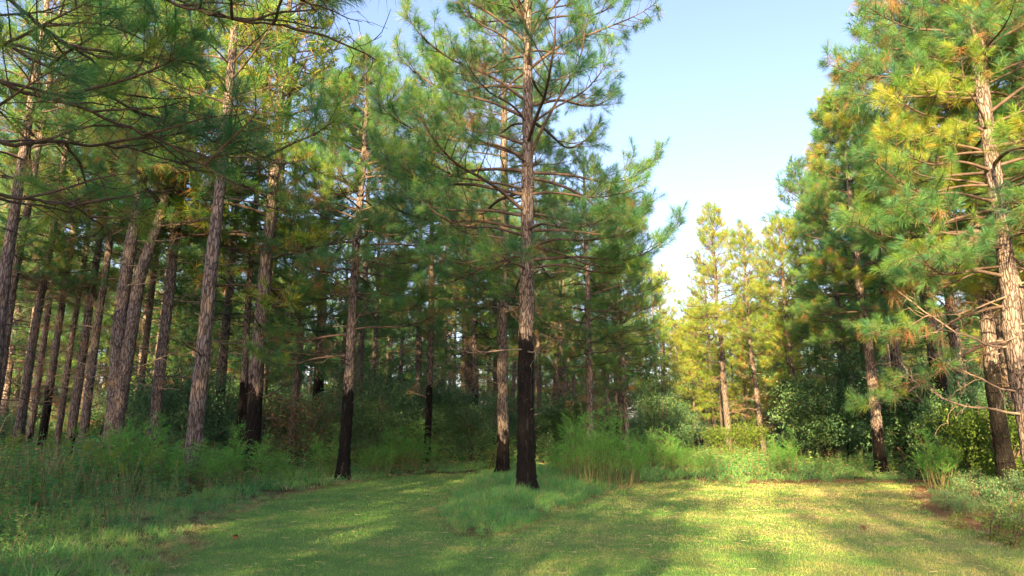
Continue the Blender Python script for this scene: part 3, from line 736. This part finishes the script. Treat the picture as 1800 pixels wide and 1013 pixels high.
# individually visible ones
for u, d, H, kd, lb, nm, cat, wd_ in [
    (345, 27, 4.4, 'dense', 'dark evergreen shrub filling the gap between the leaning pine and the slim twin stems', 'shrub', 'shrub', 1.0),
    (300, 30, 4.6, 'dense2', 'dark evergreen shrub rising behind the leaning pine', 'shrub', 'shrub', 1.0),
    (395, 31, 5.0, 'tree', 'tall dark shrub directly behind the slim twin-stemmed pine', 'shrub', 'shrub', .9),
    (475, 29, 3.4, 'open', 'thin dark shrub left of the russet sapling', 'shrub', 'shrub', 1.2),
    (545, 28, 3.9, 'russet', 'sapling with russet brown leaves beside the thin young pine', 'russet_sapling', 'sapling', 1.0),
    (590, 31, 3.8, 'dense', 'dark shrub behind the charred leaning pine at the path', 'shrub', 'shrub', 1.0),
    (460, 33, 3.9, 'russet', 'browning shrub in the shade left of the thin young pine', 'russet_shrub', 'shrub', 1.1),
    (665, 31, 4.8, 'tree', 'tall blue-green shrub left of the mown path end', 'shrub', 'shrub', 1.1),
    (715, 34, 5.2, 'dense', 'big dark shrub behind the thin black-footed pine', 'shrub', 'shrub', 1.1),
    (790, 36, 4.4, 'dense2', 'dark shrub closing the mown path, right of the thin black-footed pine', 'shrub', 'shrub', 1.0),
    (840, 34, 4.0, 'dense', 'round black-green shrub left of the grey-barked pine', 'shrub', 'shrub', 1.0),
    (985, 38, 4.2, 'dense2', 'dark shrub behind the burnt pine, to its right', 'shrub', 'shrub', 1.0),
    (1150, 34, 6.8, 'tree', 'slender broadleaved tree left of the sunlit pines', 'broadleaf_tree', 'tree', .62),
    (1255, 38, 2.4, 'bright', 'yellow-green sunlit shrub at the foot of the pointed pine', 'shrub', 'shrub', 1.0),
    (1295, 40, 2.6, 'bright', 'glowing shrub just right of the pointed pine trunk', 'shrub', 'shrub', .9),
    (1440, 36, 6.2, 'dense', 'large dark evergreen behind the half-lit pine', 'evergreen_shrub', 'shrub', 1.1),
    (1490, 33, 6.8, 'tree', 'tallest dark evergreen across the lawn', 'evergreen_shrub', 'shrub', 1.0),
    (1560, 31, 5.4, 'dense', 'dark evergreen behind the black-footed pine by the lawn', 'evergreen_shrub', 'shrub', 1.1),
    (1610, 29, 5.0, 'dense2', 'dark evergreen right of the black-footed pine by the lawn', 'evergreen_shrub', 'shrub', 1.0),
    (1390, 42, 4.6, 'russet', 'brownish shrub in shade behind the half-lit pine', 'russet_shrub', 'shrub', 1.0),
    (1665, 22, 2.9, 'bright', 'leafy shrub with shiny leaves under the hanging dead boughs', 'leafy_shrub', 'shrub', 1.0),
    (1720, 20, 2.6, 'bright', 'leafy shrub left of the soot-black trunk', 'leafy_shrub', 'shrub', 1.0),
    (1640, 24, 3.2, 'dense2', 'dark leafy shrub behind the shiny-leaved one at right', 'shrub', 'shrub', .8),
    (1800, 21, 3.4, 'dense', 'dark shrub behind the soot-black trunk at the right edge', 'shrub', 'shrub', .9),
    (1730, 26, 4.2, 'dense', 'tall dark shrub in the right wood behind the leafy shrubs', 'shrub', 'shrub', 1.0)]:
    X = (u - 900) / 1200 * d * 1.02
    shrub(kd, X, d, H, lb, None, nm, cat, wd_)
rb = np.random.default_rng(17)
for d in sorted(rb.uniform(38, 92, 150)):
    u = rb.uniform(-100, 1900); x = (u - 900) / 1200 * d
    if 1180 < u < 1380 and d < 60: continue
    kd = ['dense', 'dense2', 'tree', 'open', 'russet'][int(rb.choice(5, p=[.33, .3, .17, .12, .08]))]
    if u < 230 and rb.random() < .35: continue
    H = rb.uniform(3, 6.5) if not (1180 < u < 1400) else rb.uniform(2, 4)
    if kd == 'russet': lb, gr = 'browning understorey shrub deep in the wood', 'browning understorey shrubs'
    else: lb, gr = 'dark understorey shrub deep between the pines', 'dark understorey shrubs'
    lb = gap_label(x, d, 'browning deep-wood shrub' if kd == 'russet' else 'dark deep-wood shrub', lb)
    shrub(kd, x, d, H, lb, gr, 'understorey_shrub', 'shrub', rb.uniform(.9, 1.4))
# low bushes along the right verge
rv = np.random.default_rng(5)
for k in range(58):
    u = rv.uniform(1600, 1960); v = rv.uniform(865, 960); x, y = gp(u, v)
    sd = signed(np.array([[x, y]]))[0]
    if sd < .45: continue
    shrub('low', x, y, rv.uniform(.45, .85) if sd > 1 else rv.uniform(.3, .5), 'low greyish-green bush on the right verge of the lawn', 'low bushes on the right verge', 'low_bush', 'bush', 1.1)
for k, (u, v, h, lb) in enumerate([(1745, 950, .55, 'small yellow-green seedling left of the corner seedlings on the needle litter'), (1785, 962, .6, 'yellow-green seedling at the lower right, brightest leaves'), (1795, 935, .7, 'yellow-green seedling at the right border above the brightest one'), (1690, 930, .4, 'little seedling at the tip of the right verge')]):
    x, y = gp(u, v); shrub('seed', x, y, h, lb, None, 'seedling', 'seedling')
x, y = gp(862, 832); shrub('seed', x, y, 1.35, 'sunlit yellow sapling on the tip of the island left of the grey-barked pine', None, 'sapling', 'sapling', 1.0)

# ------------------------------------------------------------------ herbs: dog fennel, goldenrod
def fennel_arr(H, nst, wid, seed, wneed=.004, dens=1.0):
    rg = np.random.default_rng(seed); st = G(); lf = G()
    for k in range(nst):
        a = rg.uniform(0, 6.28); r = sqrt(rg.random()) * wid; h = H * rg.uniform(.7, 1.0) * (1 - .45 * (r / wid) ** 2)
        P = curve((cos(a) * r, sin(a) * r, 0), (cos(a) * .16 + rg.normal(0, .07), sin(a) * .16 + rg.normal(0, .07), 1), h, 7, 0, .04, rg)
        st.add(*tube(P, np.linspace(.008, .003, 8), 4), rg.random())
        T = unit(np.gradient(P, axis=0))
        for q in range(int(13 * dens)):
            s = rg.uniform(.3, .98); i = min(int(s * 7), 6); p = P[i] + (P[i + 1] - P[i]) * (s * 7 - i)
            b = rg.uniform(0, 6.28); l = .34 * (1.1 - s) + .14
            Q = curve(p, (cos(b), sin(b), 1.0), l * H / 1.8, 4, -.5, .05, rg)
            nn = int(16 * dens)
            t = rg.random(nn) * 4; j = np.minimum(t.astype(int), 3); base = Q[j] + (Q[j + 1] - Q[j]) * (t - j)[:, None]
            ax = unit(Q[-1] - Q[0]); rad = unit(np.cross(ax, rg.normal(size=(nn, 3)))); dd = ax * .8 + rad * .75
            V, F, kk = blades(base, dd, rg.uniform(.05, .10, nn), np.full(nn, wneed), .05, 1, rg)
            lf.add(V, F, np.repeat(np.clip(rg.normal(.5, .2) + rg.normal(0, .1, nn), 0, 1), kk), float(s < .38 and rg.random() < .5))
            V, F = tube(Q, np.linspace(.0025, .0015, 5), 3); lf.add(V, F, .4, 0)
    return st, lf
FEN = []
for sd_, (H, n, wd_) in enumerate([(2.0, 46, .75), (1.9, 34, .6), (1.7, 20, .4), (1.5, 9, .18)]):
    st, lf = fennel_arr(H, n, wd_, 70 + sd_, .007); FEN.append((H, st.mesh('stems', STEM), lf.mesh('feathery_leaves', FENNEL, False)))
def fennel(v_, x, y, H, label, group=None, wide=1.0):
    H0, sm, lm = FEN[v_]; s = 1.22 * H / H0
    root = thing('feathery_weed', label, 'feathery weed', (x, y, gz1(x, y)), group, random.uniform(0, 6.28)); root.scale = (s * wide, s * wide, s)
    link('stem', sm, root); link('foliage', lm, root)
for u, v, H, k, lb, w_ in [(1052, 858, 2.3, 0, 'biggest feathery green bush on the island, right of the burnt pine', 1.0), (1088, 852, 1.65, 1, 'feathery bush overlapping the biggest one on its right', 1.0), (1020, 850, 1.55, 1, 'feathery bush leaning against the biggest one on its left', 1.0),
                          (1160, 838, 1.65, 0, 'second large feathery bush, behind the lawn edge', 1.0), (1200, 838, 1.15, 1, 'feathery bush right of the second large one', 1.0), (1238, 838, .95, 2, 'small feathery clump near the sunlit pines', 1.0),
                          (1385, 838, 1.55, 2, 'feathery clump beside the half-lit pine', .9), (1378, 842, 1.3, 3, 'single feathery stalk in front of the half-lit pine', 1.0),
                          (715, 832, 1.9, 0, 'feathery bush at the left of the path end', 1.1), (665, 838, 1.2, 1, 'feathery bush between the charred pine and the path end', 1.1), (580, 845, 1.7, 2, 'feathery stalks left of the charred leaning pine', 1.0),
                          (425, 862, 1.6, 2, 'broad feathery bush in front of the slim twin stems', 1.0), (345, 868, 1.3, 1, 'feathery bush right of the rough-barked leaning pine', 1.4), (480, 850, .95, 1, 'low feathery bush below the thin young pine', 1.2),
                          (235, 872, 2.0, 1, 'tall feathery plant before the foot of the twin-stemmed pine', .9), (150, 868, 1.5, 2, 'feathery plant left of the twin-stemmed pine', 1.1), (1650, 862, 1.5, 2, 'feathery plant at the start of the right verge', 1.0), (985, 842, 1.0, 2, 'short feathery clump between burnt pine and biggest bush', 1.0)]:
    x, y = gp(u, v); fennel(k, x, y, H, lb, None, w_)
def leaf_blade(base, d, L, w, rg):
    n = len(base); d = unit(d); up = np.array([0, 0, 1.0]); s = unit(np.cross(d, up + rg.normal(0, .35, (n, 3))))
    L = L.reshape(-1, 1); w = np.asarray(w).reshape(-1, 1)
    m1 = base + d * L * .45; tip = base + d * L; tip[:, 2] -= L[:, 0] * .3
    V = np.stack([base, m1 + s * w / 2, tip, m1 - s * w / 2], 1).reshape(-1, 3)
    b = np.arange(n)[:, None] * 4; return V, np.concatenate([b + [0, 1, 2], b + [0, 2, 3]]), 4
def herb_arr(H, seed, nl, leaf, plume):
    rg = np.random.default_rng(seed); st, lf, pl = G(), G(), G()
    P = curve((0, 0, 0), (rg.normal(0, .12), rg.normal(0, .12), 1), H, 8, 0, .05, rg); T = unit(np.gradient(P, axis=0))
    st.add(*tube(P, np.linspace(.006, .0025, 9), 4), .4)
    s = rg.uniform(.12, .9, nl); i = np.minimum((s * 8).astype(int), 7); base = P[i] + (P[i + 1] - P[i]) * (s * 8 - i)[:, None]
    a = rg.uniform(0, 6.28, nl); d = np.stack([np.cos(a), np.sin(a), rg.uniform(.1, .9, nl)], 1)
    V, F, k = leaf_blade(base, d, leaf * rg.uniform(.6, 1.1, nl) * (1.15 - s * .6), leaf * .17 * np.ones(nl), rg)
    lf.add(V, F, np.repeat(np.clip(rg.normal(.45, .18, nl), 0, 1), k), np.repeat((rg.random(nl) < (.06 + .3 * (s < .3))).astype(float), k))
    if plume:
        for q in range(11):
            s0 = rg.uniform(.78, 1); b = rg.uniform(0, 6.28); Q = curve(P[8] - T[8] * (1 - s0) * H, (cos(b), sin(b), .9), .19 * H * (1.25 - s0), 5, -.9, .03, rg)
            nn = 34; t = rg.random(nn) * 5; j = np.minimum(t.astype(int), 4); bs = Q[j] + (Q[j + 1] - Q[j]) * (t - j)[:, None]
            V, F, k = blades(bs, rg.normal(size=(nn, 3)) + [0, 0, .7], rg.uniform(.02, .04, nn), np.full(nn, .010), 0, 1, rg)
            pl.add(V, F, np.repeat(rg.random(nn), k), 0)
    return st, lf, pl
GOLD = []
for k, H in enumerate((1.45, 1.3, 1.6)):
    st, lf, pl = herb_arr(H, 20 + k, 80, .13, True); GOLD.append((H, st.mesh('stem', STEM), lf.mesh('foliage', WEED, False), pl.mesh('plume', PLUME, False)))
rgd = np.random.default_rng(12)
gold = [(95, 878, 1.55), (200, 885, 1.6), (115, 905, 1.3), (60, 880, 1.4), (150, 892, 1.3), (255, 880, 1.35), (20, 890, 1.5), (5, 872, 1.6), (180, 868, 1.9), (240, 868, 1.6), (130, 870, 1.6), (215, 905, 1.15), (285, 885, 1.05), (40, 915, 1.3)]
for k, (u, v, h) in enumerate(gold):
    for q in range(2):
        x, y = gp(u + rgd.normal(0, 9), v + rgd.normal(0, 3)); H0, a, b, c = GOLD[(k + q) % 3]; s = h * rgd.uniform(.8, 1.05) / H0
        root = thing('goldenrod', 'goldenrod stalk with a yellow-green plume above the weeds at lower left', 'wild flower', (x, y, gz1(x, y)), 'goldenrods in the left weeds', rgd.uniform(0, 6)); root.scale = (s, s, s)
        link('stem', a, root); link('leaves', b, root); link('plume', c, root)

# ------------------------------------------------------------------ grass and ground cover (uncountable)
def scatter(g, arrs, X, Y, Z, sc, rg, da=None):
    n = len(X); which = rg.integers(len(arrs), size=n); ang = rg.uniform(0, 2 * pi, n)
    for w in range(len(arrs)):
        id_ = np.where(which == w)[0]
        if len(id_) == 0: continue
        V, F, A, Bm, M = arrs[w]; c, s = np.cos(ang[id_]), np.sin(ang[id_])
        Vx = (V[None, :, 0] * c[:, None] - V[None, :, 1] * s[:, None]) * sc[id_, None] + X[id_, None]
        Vy = (V[None, :, 0] * s[:, None] + V[None, :, 1] * c[:, None]) * sc[id_, None] + Y[id_, None]
        Vz = V[None, :, 2] * sc[id_, None] + Z[id_, None]
        VV = np.stack([Vx, Vy, Vz], -1).reshape(-1, 3)
        FF = (F[None] + (np.arange(len(id_)) * len(V))[:, None, None]).reshape(-1, 3)
        off = rg.normal(0, .2, len(id_)) if da is None else da[id_]
        g.add(VV, FF, np.clip((A[None] + off[:, None]).ravel(), 0, 1), np.tile(Bm, len(id_)))
        g.M[-1] = np.tile(M, len(id_))
# mown turf
def turf():
    rg = np.random.default_rng(1); g = G()
    for (d0, d1, dens, L, w, band) in ((6.2, 10, 2300, .042, .0045, 0), (10, 15, 1000, .045, .007, 0), (15, 21, 420, .05, .011, 0), (21, 31, 170, .055, .018, 0)):
        x0, x1 = -.8 * d1, .8 * d1; n = int((x1 - x0) * (d1 - d0) * dens * 1.25)
        P = np.column_stack([rg.uniform(x0, x1, n), rg.uniform(d0, d1, n)]); P = P[np.abs(P[:, 0]) < .78 * P[:, 1] + .8]
        sd = signed(P); P = P[sd < .12 + rg.normal(0, .1, len(P))]; n = len(P)
        z = gz(P[:, 0], P[:, 1]) - .004
        t = vnoise(P[:, 0], P[:, 1], .35, 9); d = rg.normal(0, .55, (n, 3)); d[:, 2] = 1
        V, F, k = blades(np.column_stack([P, z]), d, L * rg.uniform(.5, 1.2, n) * (.7 + .6 * t), np.full(n, w), .1, 1, rg)
        g.add(V, F, np.repeat(rg.random(n) * .75 + t * .2, k), 0)
    tag(link('lawn_grass', g.mesh('lawn_grass', TURF, False)), 'short mown grass of the clearing, green with dry straw patches', 'mown grass', kind='stuff')
turf()
def tuft_arr(n, h, w, seed, spread=.07, lean=.45, dead=.08):
    rg = np.random.default_rng(seed); g = G()
    base = np.column_stack([rg.normal(0, spread, (n, 2)), np.zeros(n)]); d = np.column_stack([rg.normal(0, lean, (n, 2)), np.ones(n)])
    V, F, k = blades(base, d, h * rg.uniform(.5, 1.1, n), np.full(n, w), rg.uniform(.1, .45, n), 2, rg)
    g.add(V, F, np.repeat(np.clip(rg.normal(.5, .18, n), 0, 1), k), np.repeat((rg.random(n) < dead).astype(float), k)); return g.arr()
TUFT = [tuft_arr(46, .34, .006, s, .07, .5, .08) for s in range(3)] + [tuft_arr(40, .30, .006, 9, .09, .8, .45)]
TUFTF = [tuft_arr(20, .36, .014, s + 20, .12, .5, .12) for s in range(3)]
STRAW = [tuft_arr(30, .16, .005, 40 + s, .12, 1.5, .95) for s in range(2)]
def herb_tmpl(H, seed, nl, leaf):
    st, lf, pl = herb_arr(H, seed, nl, leaf, False); g = G(); g.add_arr(st.arr(), m=1); g.add_arr(lf.arr(), m=0); return g.arr()
HERB = [herb_tmpl(.75, 60, 34, .14), herb_tmpl(.6, 61, 30, .16), herb_tmpl(.9, 62, 44, .11), herb_tmpl(.5, 63, 26, .13), herb_tmpl(.85, 64, 20, .09)]
def dry(a):
    V, F, A, Bm, M = a; return (V, F, A * .8, np.ones_like(Bm), M)
def stalk_tmpl(seed):
    rg = np.random.default_rng(seed); g = G()
    for k in range(3):
        P = curve((rg.normal(0, .05), rg.normal(0, .05), 0), (rg.normal(0, .18), rg.normal(0, .18), 1), rg.uniform(.5, .8), 7, -.3, .03, rg); g.add(*tube(P, np.linspace(.0035, .0015, 8), 3), .8, 1.0)
        n = 26; b = P[-1] - (P[-1] - P[-3]) * rg.random((n, 1)); V, F, kk = blades(b, rg.normal(size=(n, 3)) + [0, 0, 1.2], rg.uniform(.02, .05, n), np.full(n, .005), .2, 1, rg); g.add(V, F, .9, 1.0)
    return g.arr()
HERB += [dry(herb_tmpl(.8, 65, 30, .08)), stalk_tmpl(66)]
HERBF = [herb_tmpl(.8, 70, 14, .20), herb_tmpl(.7, 71, 12, .22)]
ISL = np.array([gp(838, 836), gp(805, 860), gp(772, 900), gp(797, 935), gp(850, 947), gp(920, 930), gp(1000, 893), gp(1060, 870), gp(1115, 852), gp(1200, 845), gp(1200, 832), gp(1000, 828), gp(838, 828)])
def pip(P, A):
    ins = np.zeros(len(P), bool)
    for a, b in zip(A, np.roll(A, -1, 0)):
        c = ((a[1] > P[:, 1]) != (b[1] > P[:, 1])); ins ^= c & (P[:, 0] < a[0] + (P[:, 1] - a[1]) / (b[1] - a[1] + 1e-12) * (b[0] - a[0]))
    return ins
def cover():
    rg = np.random.default_rng(2)
    gi, gv, gw, gs = G(), G(), G(), G()
    # island
    n = 9000; P = np.column_stack([rg.uniform(-5, 9, n), rg.uniform(9, 32, n)]); ok = pip(P, ISL); P = P[ok]; sd = signed(P); k = sd > 0.02; P, sd = P[k], sd[k]
    hs = np.clip(.7 + sd * .35, .7, 1.15) * np.clip(np.minimum(np.hypot(P[:, 0] - B(925, 872)[0], P[:, 1] - B(925, 872)[1]), np.hypot(P[:, 0] - B(885, 836)[0], P[:, 1] - B(885, 836)[1])) - .05, .3, 1) * rg.uniform(.7, 1.15, len(P)) * (.7 + .6 * vnoise(P[:, 0], P[:, 1], 1.2, 6)); z = gz(P[:, 0], P[:, 1], sd)
    near = P[:, 1] < 21; keep = near | (rg.random(len(P)) < .5)
    a = keep & near; scatter(gi, TUFT[:3], P[a, 0], P[a, 1], z[a], hs[a], rg)
    a = keep & ~near; scatter(gi, TUFTF, P[a, 0], P[a, 1], z[a], hs[a] * 1.1, rg)
    tag(link('island_grass', gi.mesh('island_grass', WEED, False)), 'long soft blue-green grass of the unmown island round the two pines', 'long grass', kind='stuff')
    # verges
    for (d0, d1, dens, tf, hb, hd) in ((3.5, 11, 26, TUFT, HERB[:5], 19), (11, 18, 15, TUFT, HERB, 11), (18, 34, 7, TUFTF, HERBF, 6), (34, 60, 1.3, TUFTF, HERBF, 1.2)):
        for tmpl, dn, isgrass in ((tf, dens, True), (hb, hd, False)):
            n = int(1.6 * d1 * (d1 - d0) * dn); P = np.column_stack([rg.uniform(-.85 * d1, .85 * d1, n), rg.uniform(d0, d1, n)])
            P = P[np.abs(P[:, 0]) < .82 * P[:, 1] + .5]; sd = signed(P); k = (sd > .05) & ~pip(P, ISL); P, sd = P[k], sd[k]
            pn = vnoise(P[:, 0], P[:, 1], 2.0, 4)
            left = P[:, 0] < 2
            if isgrass:
                h = np.clip(np.where(left, .6, .4) + sd * .42, .3, 1.25) * (.6 + .8 * pn) * rg.uniform(.7, 1.2, len(P))
                keep = rg.random(len(P)) < np.where(sd < 1.6, 1.0, np.where(P[:, 1] > 24, .55, .35))
            else:
                h = np.clip(.15 + sd * .33, .2, np.where(left, 1.75, .95)) * (.7 + .6 * pn) * rg.uniform(.7, 1.25, len(P))
                keep = (sd > .35) & (rg.random(len(P)) < np.clip(sd, .3, 1))
            keep &= ~((P[:, 0] > 6) & (P[:, 1] < 22) & (rg.random(len(P)) < .55)); h = np.where((P[:, 0] > 6) & (P[:, 1] < 22), h * .6, h)
            P, sd, h = P[keep], sd[keep], h[keep]
            z = gz(P[:, 0], P[:, 1], sd)
            da = (vnoise(P[:, 0], P[:, 1], 1.1, 31 + isgrass) - .5) * .8 + rg.normal(0, .13, len(P))
            scatter(gv if isgrass else gw, tmpl, P[:, 0], P[:, 1], z, h, rg, da)
    tag(link('verge_grass', gv.mesh('verge_grass', WEED, False)), 'uncut grass along the edges of the clearing', 'verge grass', kind='stuff')
    tag(link('weeds', gw.mesh('weeds', [WEED, STEM], False)), 'dense leafy weeds covering the ground under the pines', 'weeds', kind='stuff')
    # dry straw along the mown edges
    n = 9000; P = np.column_stack([rg.uniform(-9, 14, n), rg.uniform(6, 28, n)]); sd = signed(P); k = (np.abs(sd - .1) < .28) & (rg.random(n) < 1.1 * vnoise(P[:, 0], P[:, 1], 1.1, 12) ** 2.2); P, sd = P[k], sd[k]
    z = gz(P[:, 0], P[:, 1], sd); scatter(gs, STRAW, P[:, 0], P[:, 1], z, rg.uniform(.6, 1.1, len(P)), rg)
    hx = np.array([gp(925, 872), gp(885, 836), gp(602, 846), gp(1550, 839), gp(1776, 868), gp(1832, 893)])
    P = np.repeat(hx, 70, 0) + rg.normal(0, .5, (420, 2)); sd = signed(P)
    z = gz(P[:, 0], P[:, 1], sd); scatter(gs, STRAW, P[:, 0], P[:, 1], z, rg.uniform(.5, .9, len(P)), rg)
    n = 5200; P = np.column_stack([rg.uniform(-7, 9, n), 6 + 16 * rg.random(n) ** 1.4]); sd = signed(P); k = (sd < 0) & (rg.random(n) < vnoise(P[:, 0], P[:, 1], 1.7, 15) ** 1.5 * 1.5); P = P[k]; n = len(P)
    V, F, kk = blades(np.column_stack([P, gz(P[:, 0], P[:, 1]) + .025]), np.column_stack([rg.normal(0, 1, (n, 2)), rg.normal(0, .06, n)]), rg.uniform(.08, .2, n), .004 + .0005 * P[:, 1], 0, 1, rg)
    gs.add(V, F, np.repeat(rg.random(n), kk), 1.0)
    tag(link('dry_straw', gs.mesh('dry_straw', WEED, False)), 'pale dry straw and fallen needles along the mown edges', 'dry straw', kind='stuff')
cover()

# ------------------------------------------------------------------ small things
def stump():
    x, y = gp(1617, 846); g = G(); rg = np.random.default_rng(4)
    root = thing('charred_stump', 'short charred stump where the lawn meets the right verge', 'stump', (x, y, gz1(x, y) - .03))
    J = 1 + .1 * rg.normal(0, 1, (7, 14)); V, F = tube([[0, 0, z] for z in (0, .06, .15, .25, .34, .40, .42)], [.15, .12, .105, .10, .095, .08, .01], 14, J); g.add(V, F)
    link('wood', g.mesh('wood', CHARW), root)
stump()
def fallen_leaf(u, v, lb, s, col=LEAF, seed=0):
    x, y = gp(u, v); rg = np.random.default_rng(seed); g = G()
    for k in range(3):
        a = rg.uniform(0, 6.28); n = 7; t = np.linspace(0, 1, n); w = np.sin(t * pi) ** .8 * .32
        c = np.column_stack([t - .5 + k * .1, np.zeros(n), .15 + .25 * np.sin(t * 3 + k)]); up = np.column_stack([np.zeros(n), w, .12 * w]); V = np.concatenate([c - up * [1, 1, -1], c, c + up]) @ rotz(a).T
        F = []
        for r_ in range(2):
            for i in range(n - 1): b = r_ * n + i; F += [[b, b + 1, b + n], [b + 1, b + n + 1, b + n]]
        g.add(V * s, F, rg.random(), 1.0)
    o = link('fallen_leaf', g.mesh('fallen_leaf', col), None, (x, y, gz1(x, y) + .02)); tag(o, lb, 'leaf')
fallen_leaf(413, 951, 'curled brown leaf lying on the mown grass at lower left', .11)
fallen_leaf(1518, 931, 'small dark dead leaf lying on the sunlit lawn at right', .12, seed=3)
def cone(root_pt, lb):
    g = G(); rg = np.random.default_rng(1)
    n = 90; t = np.arange(n) / n; a = np.arange(n) * 2.4; r = .035 * np.sin(np.clip(t * pi * .93 + .15, 0, pi)) + .004
    base = np.column_stack([np.cos(a) * r * .4, np.sin(a) * r * .4, -t * .11]); d = np.column_stack([np.cos(a), np.sin(a), -.5 * np.ones(n)])
    V, F, k = leaf_blade(base, d, r * 1.2, .016 * np.ones(n), rg); g.add(V, F, .3, 1)
    V, F = tube([[0, 0, .03], [0, 0, 0], [0, 0, -.05], [0, 0, -.11]], [.004, .014, .018, .004], 8); g.add(V, F, .2, 1)
    tag(link('pine_cone', g.mesh('pine_cone', LEAF), None, root_pt), lb, 'pine cone')
cone(at_depth(1467, 358, 24.0), 'brown pine cone hanging at the sky edge of the right-hand crowns')
print('objects', len(bpy.data.objects))
